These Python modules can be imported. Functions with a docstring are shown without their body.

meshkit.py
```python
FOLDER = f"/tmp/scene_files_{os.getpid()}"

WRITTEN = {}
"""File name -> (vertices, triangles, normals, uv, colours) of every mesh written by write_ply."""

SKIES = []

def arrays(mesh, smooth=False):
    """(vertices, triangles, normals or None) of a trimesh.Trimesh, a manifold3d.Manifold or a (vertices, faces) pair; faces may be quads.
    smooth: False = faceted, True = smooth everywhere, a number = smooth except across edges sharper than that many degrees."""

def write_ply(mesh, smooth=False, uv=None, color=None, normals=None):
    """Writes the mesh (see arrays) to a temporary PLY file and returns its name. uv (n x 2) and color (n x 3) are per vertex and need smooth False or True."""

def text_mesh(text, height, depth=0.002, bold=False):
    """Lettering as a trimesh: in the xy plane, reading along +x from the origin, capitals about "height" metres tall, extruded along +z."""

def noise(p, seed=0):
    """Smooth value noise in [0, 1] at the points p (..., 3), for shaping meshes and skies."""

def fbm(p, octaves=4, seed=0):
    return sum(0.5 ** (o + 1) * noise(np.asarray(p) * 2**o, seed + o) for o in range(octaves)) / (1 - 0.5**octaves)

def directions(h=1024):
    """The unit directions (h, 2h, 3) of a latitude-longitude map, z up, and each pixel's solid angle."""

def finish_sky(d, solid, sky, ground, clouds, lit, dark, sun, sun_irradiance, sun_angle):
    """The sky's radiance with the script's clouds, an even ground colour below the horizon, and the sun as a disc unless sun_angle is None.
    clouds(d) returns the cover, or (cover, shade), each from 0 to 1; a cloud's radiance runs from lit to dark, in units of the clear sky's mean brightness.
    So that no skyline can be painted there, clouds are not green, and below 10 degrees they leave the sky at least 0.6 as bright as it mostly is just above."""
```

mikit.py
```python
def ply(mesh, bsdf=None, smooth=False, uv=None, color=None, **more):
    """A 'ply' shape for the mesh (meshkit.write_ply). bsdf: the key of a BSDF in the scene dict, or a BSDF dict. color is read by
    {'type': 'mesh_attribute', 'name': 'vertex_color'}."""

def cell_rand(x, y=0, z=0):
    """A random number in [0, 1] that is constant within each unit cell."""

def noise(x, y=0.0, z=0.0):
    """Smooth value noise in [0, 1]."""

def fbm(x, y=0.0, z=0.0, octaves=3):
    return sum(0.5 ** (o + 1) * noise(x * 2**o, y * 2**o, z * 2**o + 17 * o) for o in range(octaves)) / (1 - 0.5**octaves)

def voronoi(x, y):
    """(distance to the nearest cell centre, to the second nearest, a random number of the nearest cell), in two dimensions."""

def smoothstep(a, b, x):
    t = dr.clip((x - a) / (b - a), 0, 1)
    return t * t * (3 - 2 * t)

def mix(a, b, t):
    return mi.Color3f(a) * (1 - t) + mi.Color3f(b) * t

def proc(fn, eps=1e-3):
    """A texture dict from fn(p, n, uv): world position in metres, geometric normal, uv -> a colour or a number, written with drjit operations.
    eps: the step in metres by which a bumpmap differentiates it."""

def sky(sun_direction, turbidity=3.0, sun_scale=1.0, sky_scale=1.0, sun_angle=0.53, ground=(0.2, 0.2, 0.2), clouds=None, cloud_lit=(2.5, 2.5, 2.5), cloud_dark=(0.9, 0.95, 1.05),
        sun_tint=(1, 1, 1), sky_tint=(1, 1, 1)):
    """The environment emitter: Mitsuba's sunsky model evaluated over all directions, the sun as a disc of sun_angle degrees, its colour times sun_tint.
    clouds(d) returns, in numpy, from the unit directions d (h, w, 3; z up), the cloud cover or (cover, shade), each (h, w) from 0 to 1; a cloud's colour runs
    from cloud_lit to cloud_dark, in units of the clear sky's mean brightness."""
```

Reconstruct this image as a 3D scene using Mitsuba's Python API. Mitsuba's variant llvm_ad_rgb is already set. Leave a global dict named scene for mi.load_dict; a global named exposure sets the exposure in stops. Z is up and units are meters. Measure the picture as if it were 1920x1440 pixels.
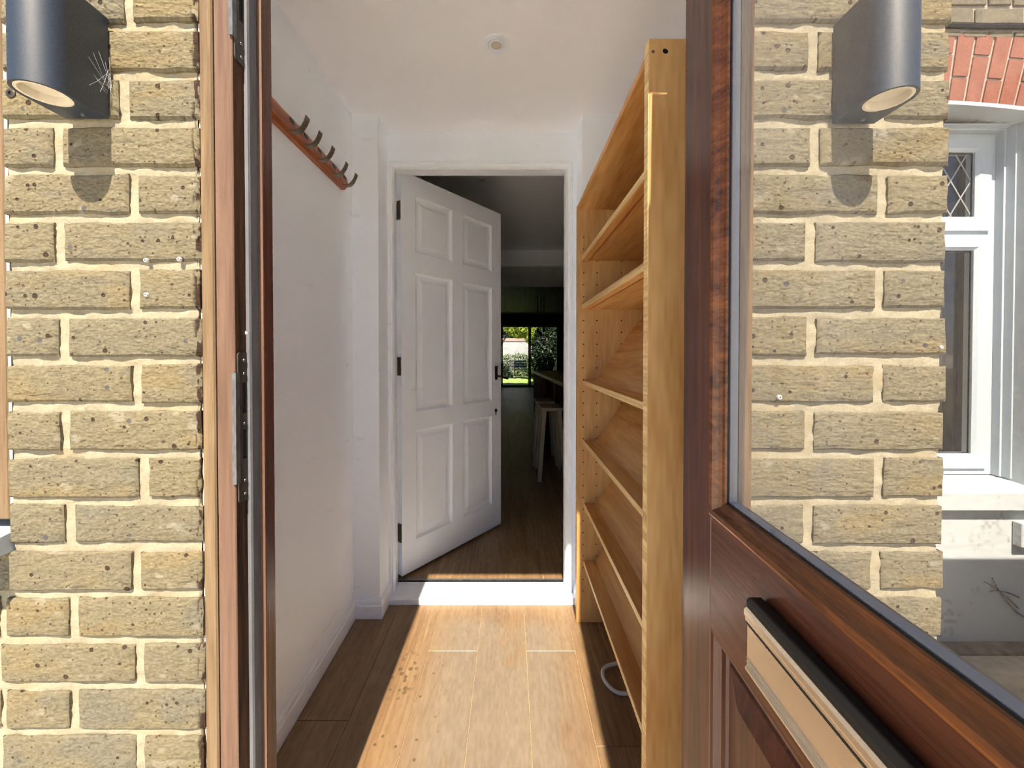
import math, random
import numpy as np, trimesh, mitsuba as mi, drjit as dr
import manifold3d as m3
from shapely.geometry import Polygon, Point, box as sbox
import mikit, meshkit
from mikit import proc, noise, fbm, voronoi, cell_rand, smoothstep, mix

T = mi.ScalarTransform4f
scene, labels = {}, {}
R = random.Random(7)
PI = math.pi

# ------------------------------------------------------------------ camera, sky, sun, exposure
EYE, F = 1.135, 735.0                       # eye height above the hall floor; focal length in pixels of the 1920 px frame
PITCH = math.radians(0.74)
scene['camera'] = {'type': 'perspective', 'fov': math.degrees(2 * math.atan(960 / F)), 'fov_axis': 'x', 'near_clip': 0.02, 'far_clip': 500.0,
                   'principal_point_offset_x': 3 / 1920, 'principal_point_offset_y': 46.5 / 1440,
                   'to_world': T().look_at(origin=[0, 0, EYE], target=[0, 1, EYE - math.tan(PITCH)], up=[0, 0, 1])}
ELEV, AZ = math.radians(54.6), math.radians(1.0)
SUN = (-math.sin(AZ) * math.cos(ELEV), -math.cos(AZ) * math.cos(ELEV), math.sin(ELEV))
scene['sky'] = mikit.sky(SUN, turbidity=3.5, sun_scale=3.2, sky_scale=1.2, ground=(0.42, 0.42, 0.42), sun_tint=(1.0, 1.03, 1.08), sky_tint=(1.0, 1.02, 1.06))
exposure = 1.4


# ------------------------------------------------------------------ colours and materials
def lin(r, g=None, b=None):
    c = np.array([r, r if g is None else g, r if b is None else b], float) / 255
    return [float(x / 12.92 if x < 0.04045 else ((x + 0.055) / 1.055) ** 2.4) for x in c]


def mat(key, color, rough=0.6, bump=None, scale=1.0, eps=1e-3, **kw):
    col = proc(color) if callable(color) else {'type': 'rgb', 'value': list(color)}
    b = {'type': 'principled', 'base_color': col, 'roughness': rough, **kw}
    if bump is not None:
        b = {'type': 'bumpmap', 'arbitrary': proc(bump, eps), 'scale': scale, 'bsdf': b}
    scene[key] = {'type': 'twosided', 'bsdf': b}
    return key


def C(c):
    return mi.Color3f(*[float(x) for x in c])


def brick_rand(uv, k):
    return cell_rand(dr.floor(uv.x / 10), k, 5)


def spots(u, v, cells, lo, hi, share):
    d, _, w = voronoi(u * cells, v * cells)
    r = lo + (hi - lo) * (w * 37.7 - dr.floor(w * 37.7))
    return smoothstep(r, r * 0.7, d) * dr.select(w > 1 - share, mi.Float(1), mi.Float(0))


def brick_col(p, n, uv):
    a, b = brick_rand(uv, 1), brick_rand(uv, 2)
    t = fbm(uv.x * 16, uv.y * 30, b * 9, octaves=3)
    c = mix(lin(111, 104, 83), lin(107, 102, 85), smoothstep(0.2, 0.8, a * 0.6 + t * 0.4))
    c = mix(c, mi.Color3f(*lin(119, 107, 78)), smoothstep(0.55, 0.75, fbm(uv.x * 9 + 40, uv.y * 22, a * 7)) * 0.65)
    c = mix(c, mi.Color3f(*lin(99, 97, 87)), smoothstep(0.58, 0.75, fbm(uv.x * 12 + 11, uv.y * 18, b * 7)) * 0.6)
    g = fbm(uv.x * 260, uv.y * 420, 0, octaves=2)
    c = c * (0.70 + 0.6 * g)
    pale = smoothstep(0.70, 0.78, fbm(uv.x * 34 + 3, uv.y * 50, a * 5))
    c = mix(c, mi.Color3f(*lin(156, 152, 138)), pale * 0.3)
    c = mix(c, mi.Color3f(*lin(58, 46, 38)), spots(uv.x + 3.1, uv.y, 46, 0.09, 0.22, 0.11) * 0.95)
    c = mix(c, mi.Color3f(*lin(74, 56, 44)), spots(uv.x + 1.7, uv.y, 120, 0.12, 0.30, 0.12) * 0.8)
    c = mix(c, mi.Color3f(*lin(74, 74, 78)), spots(uv.x + 7.7, uv.y, 22, 0.06, 0.13, 0.07) * 0.85)
    return c


def brick_bump(p, n, uv):
    h = fbm(uv.x * 170, uv.y * 330, 0, octaves=3) * 0.8 + fbm(uv.x * 45, uv.y * 120, 3, octaves=2) * 0.9
    return h - spots(uv.x + 3.1, uv.y, 46, 0.09, 0.22, 0.11) * 0.8 - spots(uv.x + 1.7, uv.y, 120, 0.12, 0.30, 0.12) * 0.4


def mortar_col(p, n, uv):
    t = fbm(p.x * 30, p.z * 60, p.y * 30)
    c = mix(lin(142, 136, 116), lin(159, 153, 133), t) * (0.86 + 0.28 * noise(p.x * 500, p.z * 500, p.y * 500))
    return mix(c, mi.Color3f(*lin(150, 136, 106)), smoothstep(0.62, 0.8, fbm(p.x * 14, p.z * 40, 4)) * 0.5)


def stain(p, c):
    t = smoothstep(0.46, 0.62, fbm(p.z * 55, p.x * 200, 8)) * smoothstep(0.012, 0.004, dr.abs(p.x + 0.492))
    return mix(c, mi.Color3f(*lin(44, 26, 20)), t * 0.9)


mat('m_brick', lambda p, n, uv: stain(p, brick_col(p, n, uv)), 0.9, brick_bump, 0.0026, 6e-4, specular=0.2)
mat('m_mortar', lambda p, n, uv: stain(p, mortar_col(p, n, uv)), 0.95, lambda p, n, uv: fbm(p.x * 220, p.z * 220, p.y * 220), 0.0012, 6e-4, specular=0.15)


def wood(axis, dark, light, stretch=0.05, s=70.0, contrast=1.0, seed=0.0):
    """Grain that runs along the axis (0 x, 1 y, 2 z)."""
    def fn(p, n, uv):
        q = [p.x * s, p.y * s, p.z * s]
        q[axis] = q[axis] * stretch
        w = fbm(q[0] * 0.25 + seed, q[1] * 0.25, q[2] * 0.25, octaves=2)
        g = fbm(q[0] + 6 * w, q[1] + 6 * w, q[2] + seed, octaves=3)
        f = noise(q[0] * 6, q[1] * 6, q[2] * 6)
        t = dr.clip(0.5 + contrast * ((g - 0.5) * 1.3 + (w - 0.5) * 0.9 + (f - 0.5) * 0.45), 0, 1)
        return mix(dark, light, t)
    return fn


def grain(axis, s=260.0, stretch=0.04):
    def fn(p, n, uv):
        q = [p.x * s, p.y * s, p.z * s]
        q[axis] = q[axis] * stretch
        return fbm(*q, octaves=2)
    return fn


mat('m_frame_pale', wood(2, lin(98, 79, 57), lin(129, 110, 84), s=160, stretch=0.03), 0.6, grain(2), 0.0006, specular=0.3)
mat('m_frame_pink', wood(2, lin(91, 69, 56), lin(118, 94, 79), s=160, seed=5.0, stretch=0.03), 0.6, grain(2), 0.0006, specular=0.3)
mat('m_mahogany', wood(2, lin(46, 20, 11), lin(90, 44, 25), s=120, stretch=0.03), 0.30, grain(2), 0.0002, specular=0.5, clearcoat=0.25, clearcoat_gloss=0.85)
mat('m_mahogany_rail', wood(1, lin(54, 25, 14), lin(96, 51, 30), s=150, stretch=0.03), 0.32, grain(1), 0.0002, specular=0.5, clearcoat=0.4, clearcoat_gloss=0.85)
mat('m_bead', wood(1, lin(62, 31, 13), lin(128, 76, 36), s=120, stretch=0.15), 0.35, specular=0.5, clearcoat=0.3)
mat('m_rebate', wood(2, lin(34, 22, 14), lin(92, 62, 40), s=120), 0.7, grain(2), 0.001, specular=0.3)
mat('m_ply', wood(2, lin(168, 122, 68), lin(208, 172, 118), s=26, stretch=0.10, contrast=0.8), 0.42, specular=0.4)
mat('m_ply_long', wood(1, lin(168, 110, 54), lin(208, 164, 104), s=26, stretch=0.10, contrast=0.8, seed=3.0), 0.42, specular=0.4)
mat('m_ply_edge', wood(1, lin(176, 140, 88), lin(226, 196, 140), s=200, stretch=0.02), 0.5)
mat('m_coat_wood', wood(1, lin(122, 62, 30), lin(178, 104, 56), s=60), 0.3, specular=0.5, clearcoat=0.3)


def plaster(a, b):
    return lambda p, n, uv: mix(a, b, fbm(p.x * 5, p.y * 5, p.z * 5))


def marked(a, b, m):
    def fn(p, n, uv):
        s = smoothstep(0.74, 0.80, fbm(p.x * 9, p.y * 9 + 31, p.z * 22)) * smoothstep(0.4, 0.7, noise(p.x * 40, p.y * 40, p.z * 90))
        return mix(mix(a, b, fbm(p.x * 5, p.y * 5, p.z * 5)), mi.Color3f(*m), s * 0.14)
    return fn


soft = lambda p, n, uv: fbm(p.x * 90, p.y * 90, p.z * 90, octaves=2)
mat('m_wall', marked(lin(235, 242, 250), lin(238, 245, 252), lin(170, 160, 148)), 0.75, soft, 0.0006, specular=0.25)
mat('m_white', marked(lin(235, 241, 248), lin(239, 245, 251), lin(160, 150, 140)), 0.38, specular=0.4)
mat('m_ceiling', plaster(lin(243, 245, 248), lin(245, 247, 250)), 0.8, specular=0.2)
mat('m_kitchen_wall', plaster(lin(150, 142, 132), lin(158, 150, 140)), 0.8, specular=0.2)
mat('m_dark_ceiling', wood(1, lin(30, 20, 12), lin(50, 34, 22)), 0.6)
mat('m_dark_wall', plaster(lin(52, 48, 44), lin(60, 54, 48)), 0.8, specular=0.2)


def floor_col(p, n, uv):
    a, b = brick_rand(uv, 1), brick_rand(uv, 2)
    w = fbm(p.x * 14 + a * 30, p.y * 1.2, b * 9, octaves=2)
    g = fbm(p.x * 120 + 9 * w, p.y * 5, a * 9, octaves=3)
    c = mix(lin(104, 78, 53), lin(137, 114, 84), dr.clip(0.5 + (g - 0.5) * 1.0 + (w - 0.5) * 0.9 + (a - 0.5) * 0.25, 0, 1))
    worn = smoothstep(0.36, 0.14, dr.abs(p.x + 0.04)) * (0.35 + 0.65 * smoothstep(0.25, 0.55, fbm(p.x * 9, p.y * 6, 3))) * smoothstep(1.75, 1.6, p.y)
    c = mix(c, mi.Color3f(*lin(122, 114, 101)), worn * 0.75)
    c = c * (0.84 + 0.32 * fbm(p.x * 150, p.y * 40, 0, octaves=3)) * (0.93 + 0.14 * fbm(p.x * 26, p.y * 22, 6))
    m = smoothstep(1.2, 0.5, dr.sqrt(dr.square((p.x + 0.375) / 0.05) + dr.square((p.y - 1.37) / 0.12)))
    d, _, k = voronoi(p.x * 48, p.y * 48)
    wet = smoothstep(0.44, 0.34, d) * dr.select(k > 0.45, mi.Float(1), mi.Float(0)) * m
    d, _, k = voronoi(p.x * 30 + 7, p.y * 30)
    wet = dr.maximum(wet, smoothstep(0.16, 0.12, d) * dr.select(k > 0.8, mi.Float(1), mi.Float(0)) * smoothstep(0.16, 0.05, dr.abs(p.x + 0.34)) * smoothstep(1.6, 1.3, p.y))
    return mix(c, mi.Color3f(*lin(84, 70, 52)), wet * 0.85)


mat('m_floor', floor_col, 0.42, lambda p, n, uv: fbm(p.x * 300, p.y * 12, 0, octaves=2), 0.0003, specular=0.4)
mat('m_joint', lin(196, 160, 112), 0.8)
mat('m_lamp', lambda p, n, uv: mix(lin(14, 28, 44), lin(26, 42, 58), fbm(p.x * 900, p.y * 900, p.z * 300, octaves=2)), 0.5, specular=1.0)
mat('m_lamp_inside', lin(206, 200, 184), 0.5)
mat('m_black', lin(5, 5, 6), 0.55)
mat('m_steel', lambda p, n, uv: mix(lin(92, 92, 92), lin(138, 142, 146), fbm(p.x * 160, p.y * 160, p.z * 70)), 0.42, metallic=0.8)
mat('m_steel_dark', lambda p, n, uv: mix(lin(64, 58, 52), lin(96, 90, 84), fbm(p.x * 160, p.y * 160, p.z * 60)), 0.45, metallic=0.7)
mat('m_seal', lambda p, n, uv: mix(lin(84, 87, 92), lin(112, 115, 120), fbm(p.x * 90, p.y * 90, p.z * 14)), 0.7)
mat('m_sealant', lambda p, n, uv: mix(lin(176, 166, 150), lin(202, 194, 182), fbm(p.x * 60, p.y * 60, p.z * 40)), 0.7)
mat('m_spacer', lin(126, 132, 140), 0.5)
mat('m_champagne', lin(244, 230, 208), 0.26, metallic=0.9)
mat('m_bronze', lin(128, 116, 100), 0.35, metallic=0.6)
mat('m_brass_dark', lin(44, 36, 30), 0.4, metallic=0.6)
mat('m_plastic_white', lin(176, 177, 176), 0.4)
mat('m_upvc', lin(170, 180, 187), 0.28, specular=0.5)


def render_col(p, n, uv):
    t = fbm(p.x * 4, p.z * 4, p.y * 4)
    c = mix(lin(158, 165, 169), lin(174, 181, 185), t)
    d = smoothstep(0.63, 0.78, fbm(p.x * 9, p.z * 7, p.y * 9 + 3)) * smoothstep(0.45, 0.7, noise(p.x * 60, p.z * 60, p.y * 60))
    return mix(c, mi.Color3f(*lin(120, 116, 104)), d * 0.6)


mat('m_render', render_col, 0.85, lambda p, n, uv: fbm(p.x * 40, p.z * 40, p.y * 40), 0.003)
mat('m_redbrick', lambda p, n, uv: mix(lin(112, 66, 54), lin(136, 90, 74), fbm(p.x * 24, p.z * 24, p.y * 10)) * (0.85 + 0.3 * fbm(p.x * 160, p.z * 160)), 0.85)
mat('m_oldbrick', lambda p, n, uv: mix(lin(84, 78, 66), lin(116, 109, 92), fbm(p.x * 20, p.z * 26, p.y * 10)) * (0.8 + 0.4 * fbm(p.x * 120, p.z * 120)), 0.9)
mat('m_oldmortar', lambda p, n, uv: mix(lin(136, 130, 116), lin(158, 152, 138), fbm(p.x * 30, p.z * 30, p.y * 30)), 0.9)
mat('m_slab', lambda p, n, uv: mix(lin(126, 114, 96), lin(166, 154, 134), fbm(p.x * 5 + p.y * 3, p.y * 22, 1)) * (0.85 + 0.3 * fbm(p.x * 60, p.y * 60)), 0.9, lambda p, n, uv: fbm(p.x * 8, p.y * 50, 0), 0.006)
mat('m_earth', lambda p, n, uv: mix(lin(70, 60, 48), lin(112, 98, 78), fbm(p.x * 30, p.y * 30)), 0.95)
mat('m_street', lambda p, n, uv: mix(lin(206, 202, 194), lin(216, 212, 204), fbm(p.x * 3, p.y * 3)), 0.95)
scene['m_glass'] = {'type': 'thindielectric', 'int_ior': 1.5}
mat('m_lead', lin(150, 152, 152), 0.5, metallic=0.3)
mat('m_curtain', lambda p, n, uv: mix(lin(104, 92, 68), lin(150, 138, 110), fbm(p.x * 30, p.z * 9)), 0.9)
mat('m_sidewall', lambda p, n, uv: mix(lin(170, 145, 100), lin(206, 190, 152), dr.maximum(
    smoothstep(0.42, 0.46, dr.abs(p.z / 0.075 - dr.floor(p.z / 0.075) - 0.5)),
    smoothstep(0.465, 0.48, dr.abs((p.y / 0.225 + 0.5 * dr.floor(p.z / 0.075)) - dr.floor(p.y / 0.225 + 0.5 * dr.floor(p.z / 0.075)) - 0.5)))), 0.9)
mat('m_worktop', wood(1, lin(88, 72, 36), lin(124, 104, 58), s=30), 0.35)
mat('m_island', wood(2, lin(60, 34, 18), lin(96, 56, 30), s=40), 0.5)
mat('m_stool', wood(2, lin(150, 134, 108), lin(184, 168, 140), s=60), 0.5)
mat('m_alu_dark', lin(36, 40, 42), 0.4)
mat('m_lawn', lambda p, n, uv: mix(lin(76, 98, 48), lin(128, 148, 84), fbm(p.x * 6, p.y * 6)), 0.9)
mat('m_bark', lambda p, n, uv: mix(lin(60, 52, 46), lin(98, 88, 78), fbm(p.x * 30, p.y * 30, p.z * 8)), 0.9)
for key, c in (('m_leaf_bright', lin(150, 172, 58)), ('m_leaf_dark', lin(38, 58, 34)), ('m_leaf_mid', lin(86, 106, 62))):
    scene[key] = {'type': 'twosided', 'bsdf': {'type': 'principled', 'base_color': {'type': 'rgb', 'value': c}, 'roughness': 0.5}}
scene['m_leaf_bright'] = {'type': 'principledthin', 'base_color': {'type': 'rgb', 'value': lin(168, 184, 88)}, 'roughness': 0.5, 'diff_trans': 0.9, 'spec_trans': 0.0}
mat('m_coping', lin(172, 150, 140), 0.8)
mat('m_bench', lin(52, 72, 78), 0.6)


# ------------------------------------------------------------------ shapes
def cat(*ms):
    return trimesh.util.concatenate([m for m in ms])


def cbox(x0, x1, y0, y1, z0, z1, b=0.0):
    if b <= 0:
        m = trimesh.creation.box(extents=(x1 - x0, y1 - y0, z1 - z0))
        m.apply_translation(((x0 + x1) / 2, (y0 + y1) / 2, (z0 + z1) / 2))
        return m
    pts = []
    for sx, x in ((1, x0), (-1, x1)):
        for sy, y in ((1, y0), (-1, y1)):
            for sz, z in ((1, z0), (-1, z1)):
                pts += [(x, y + sy * b, z + sz * b), (x + sx * b, y, z + sz * b), (x + sx * b, y + sy * b, z)]
    return trimesh.Trimesh(pts).convex_hull


def prism(poly, axis, a0, a1):
    """A plan outline (x,y), (y,z) or (x,z) pushed along the remaining axis."""
    g = poly if hasattr(poly, 'exterior') else Polygon(poly)
    m = trimesh.creation.extrude_polygon(g, a1 - a0, engine='earcut')
    v = m.vertices.copy()
    v[:, 2] += a0
    v = {'z': v, 'x': v[:, [2, 0, 1]], 'y': v[:, [0, 2, 1]]}[axis]
    m = trimesh.Trimesh(v, m.faces, process=False)
    if m.volume < 0:
        m.invert()
    return m


def loft(rings, closed=True, caps=False):
    """Rings of equal length joined one to the next; closed: each ring is a loop; caps: fan-close both ends."""
    n, v, f = len(rings[0]), np.vstack(rings), []
    for a in range(len(rings) - 1):
        for i in range(n if closed else n - 1):
            j = (i + 1) % n
            p, q, r, s = a * n + i, a * n + j, (a + 1) * n + j, (a + 1) * n + i
            f += [[p, q, r], [p, r, s]]
    if caps:
        k = len(v)
        v = np.vstack([v, np.mean(rings[0], 0), np.mean(rings[-1], 0)])
        o = (len(rings) - 1) * n
        for i in range(n):
            j = (i + 1) % n
            f += [[k, j, i], [k + 1, o + i, o + j]]
    m = trimesh.Trimesh(v, f, process=False)
    if caps and m.volume < 0:
        m.invert()
    return m


def tube(path, r, n=10):
    path = np.array(path, float)
    r = np.broadcast_to(r, len(path))
    t = np.gradient(path, axis=0)
    t /= np.linalg.norm(t, axis=1, keepdims=True)
    up, rings = np.array([0.123, 0.456, 0.88]), []
    for p, d, k in zip(path, t, r):
        a = np.cross(d, up); a /= np.linalg.norm(a)
        b = np.cross(d, a)
        up = -np.cross(d, a) if False else np.cross(a, d)
        th = np.arange(n) * 2 * PI / n
        rings.append(p + k * (np.cos(th)[:, None] * a + np.sin(th)[:, None] * b))
    return loft(rings, caps=True)


def spline(pts, n=24):
    from scipy.interpolate import CubicSpline
    pts = np.array(pts, float)
    return CubicSpline(np.arange(len(pts)), pts)(np.linspace(0, len(pts) - 1, n))


def lathe(profile, n=32, axis='z', at=(0, 0, 0)):
    """profile: (radius, height) pairs, closed to a solid."""
    th = np.arange(n) * 2 * PI / n
    rings = [np.stack([r * np.cos(th), r * np.sin(th), np.full(n, h)], 1) for r, h in profile]
    m = loft(rings, caps=True)
    v = m.vertices
    v = {'z': v, 'x': v[:, [2, 0, 1]], 'y': v[:, [1, 2, 0]]}[axis]
    return trimesh.Trimesh(v + np.array(at), m.faces, process=False)


def mitre(u0, v0, u1, v1, prof, sides=4):
    """A mitred moulding around a rectangle in the (u, v) plane; prof: closed outline of (inset, w) points. Returns coordinates (u, w, v)."""
    rings = []
    for d, w in prof + prof[:1]:
        rings.append(np.array([(u0 + d, w, v0 + d), (u1 - d, w, v0 + d), (u1 - d, w, v1 - d), (u0 + d, w, v1 - d)]))
    m = loft(rings)
    if m.volume < 0:
        m.invert()
    return m


def put(m, o, du, dw):
    """(u, w, v) of a leaf -> the scene: origin o, u along du, w along dw, v up."""
    v = np.array(m.vertices)
    o, du, dw = np.array(o, float), np.array([*du, 0.0]), np.array([*dw, 0.0])
    return trimesh.Trimesh(o + v[:, :1] * du + v[:, 1:2] * dw + v[:, 2:] * np.array([0, 0, 1.0]), m.faces, process=False)


def sub(a, *bs):
    def mf(m):
        m = m.copy(); m.merge_vertices()
        return m3.Manifold(m3.Mesh(np.asarray(m.vertices, np.float32), np.asarray(m.faces, np.uint32)))
    r = mf(a)
    for b in bs:
        r = r - mf(b)
    k = r.to_mesh()
    return trimesh.Trimesh(np.array(k.vert_properties[:, :3], float), np.array(k.tri_verts), process=False)


used = {}


def key_for(name):
    if name not in used:
        used[name] = 0
        return name
    used[name] += 1
    return f'{name}_{used[name]:03d}'


def add(name, m, bsdf, parent=None, smooth=False, label=None, **kw):
    k = key_for(f'{parent}__{name}' if parent else name)
    scene[k] = mikit.ply(m, bsdf, smooth=smooth, **kw)
    if label:
        labels.setdefault(k, {})['label'] = label
    return k


def thing(name, label, cat_, group=None, kind=None):
    k = key_for(name)
    labels[k] = {'label': label, 'category': cat_}
    if group:
        labels[k]['group'] = group
    if kind:
        labels[k]['kind'] = kind
    return k


def tag(k, label, cat_, group=None, kind=None):
    labels[k] = {'label': label, 'category': cat_}
    if group:
        labels[k]['group'] = group
    if kind:
        labels[k]['kind'] = kind


S = 'structure'
YB = 0.621                                  # outer face of the porch brickwork
PX = YB / F                                 # metres per pixel on it
X = lambda px: (px - 963) * PX

# ------------------------------------------------------------------ porch front wall: mortar bed and bricks
rs = np.random.RandomState(3)


def brick_mesh(x0, x1, z0, z1, i, jit=0.0022):
    """One brick with a rounded, slightly ragged outline; 15 to 20 mm of it stand in the mortar."""
    w, h = x1 - x0, z1 - z0
    nx = max(4, int(w / 0.022))
    a = np.concatenate([[0, 0.004], np.linspace(0.004, w - 0.004, nx)[1:-1], [w - 0.004, w]])
    b = np.concatenate([[0, 0.0035], np.linspace(0.0035, h - 0.0035, 4)[1:-1], [h - 0.0035, h]])
    A, B = np.meshgrid(a, b, indexing='ij')
    P = np.stack([x0 + A, np.full_like(A, YB), z0 + B], -1)
    n1 = meshkit.fbm(np.stack([P[..., 0] * 60, P[..., 2] * 60, np.full_like(A, i * 3.3)], -1), 3, 1) - 0.5
    n2 = meshkit.fbm(np.stack([P[..., 0] * 60, P[..., 2] * 60, np.full_like(A, i * 3.3 + 50)], -1), 3, 2) - 0.5
    n3 = meshkit.fbm(np.stack([P[..., 0] * 40, P[..., 2] * 40, np.full_like(A, i * 3.3 + 90)], -1), 3, 4) - 0.5
    edge = np.zeros_like(A)
    edge[0], edge[-1], edge[:, 0], edge[:, -1] = 1, 1, 1, 1
    P[..., 0] += n1 * jit * 2.2 * np.where(edge > 0, 1, 0.7)
    P[..., 2] += n2 * jit * 3.0 * np.where(edge > 0, 1, 0.7)
    P[..., 1] += n3 * 0.004 + edge * 0.0035 + rs.uniform(-0.001, 0.001)
    n, m = A.shape
    idx = np.arange(n * m).reshape(n, m)
    f = []
    for p in range(n - 1):
        for q in range(m - 1):
            f += [[idx[p, q], idx[p + 1, q], idx[p + 1, q + 1]], [idx[p, q], idx[p + 1, q + 1], idx[p, q + 1]]]
    v = P.reshape(-1, 3)
    ring = np.concatenate([idx[:, 0], idx[-1, 1:], idx[-2::-1, -1], idx[0, -2:0:-1]])
    top = v[ring]
    back = top.copy(); back[:, 1] = YB + 0.020
    o = len(v)
    k = len(ring)
    v = np.vstack([v, top, back, [[(x0 + x1) / 2, YB + 0.020, (z0 + z1) / 2]]])
    for j in range(k):
        l = (j + 1) % k
        f += [[o + j, o + k + j, o + k + l], [o + j, o + k + l, o + l], [o + k + j, o + 2 * k, o + k + l]]
    mesh = trimesh.Trimesh(v, f, process=False)
    uv = np.stack([10 * i + 3 + v[:, 0] + 0.5 * (v[:, 1] - YB), v[:, 2] + 0.7 * (v[:, 1] - YB)], 1)
    return mesh, uv


def mortar_grid(x0, x1, z0, z1, step=0.006):
    nx, nz = int((x1 - x0) / step) + 2, int((z1 - z0) / step) + 2
    A, B = np.meshgrid(np.linspace(x0, x1, nx), np.linspace(z0, z1, nz), indexing='ij')
    k = meshkit.fbm(np.stack([A * 45, B * 70, A * 0], -1), 4, 9)
    v = np.stack([A, YB + 0.0025 + 0.0075 * (1 - k), B], -1).reshape(-1, 3)
    idx = np.arange(nx * nz).reshape(nx, nz)
    q = np.stack([idx[:-1, :-1], idx[1:, :-1], idx[1:, 1:], idx[:-1, 1:]], -1).reshape(-1, 4)
    return trimesh.Trimesh(v, np.vstack([q[:, [0, 1, 2]], q[:, [0, 2, 3]]]), process=False)


LX0, LX1, RX0, RX1 = -0.801, X(380), X(1410), X(1783)
ZHEAD = 1.95
body = [cbox(LX0 + .004, LX1 - .004, YB + .011, .723, -.2, 2.26), cbox(RX0 + .004, RX1 - .005, YB + .011, .723, -.2, 2.26),
        cbox(LX1 - .004, RX0 + .004, YB + .011, .723, ZHEAD, 2.26), cbox(-1.7, LX0 + .004, YB + .011, .723, -.2, .815),
        cbox(-1.7, LX0 + .004, YB + .011, .723, 1.95, 2.26), cbox(-1.7, -1.5, YB + .011, .723, .815, 1.95),
        mortar_grid(LX0 + .004, LX1 - .003, .30, 2.24), mortar_grid(RX0 + .003, RX1 - .006, .30, 2.24), mortar_grid(LX1 - .003, RX0 + .003, ZHEAD, 2.24, .02),
        mortar_grid(-1.1, LX0 + .004, .30, .815)]
add('wall_front', cat(*body), 'm_mortar', smooth=25)
tag('wall_front', 'yellow stock brick porch wall around the open entrance', 'wall', kind=S)
scene['wall_front']['bsdf'] = {'type': 'ref', 'id': 'm_mortar'}
left_p = {22: 253, 21: 115, 20: 241, 19: 117, 18: 257, 17: 117, 16: 257, 15: 123, 14: 258, 13: 122, 12: 270, 11: 128, 10: 253, 9: 133, 8: 258, 7: 132, 6: 257}
right_p = {22: 1658, 21: 1529, 20: 1656, 19: 1533, 18: 1661, 17: 1527, 16: 1657, 15: 1530, 14: 1658, 13: 1528, 12: 1660, 11: 1528, 10: 1658, 9: 1530, 8: 1657}
nb = 0
GAP = 0.0074


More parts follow.
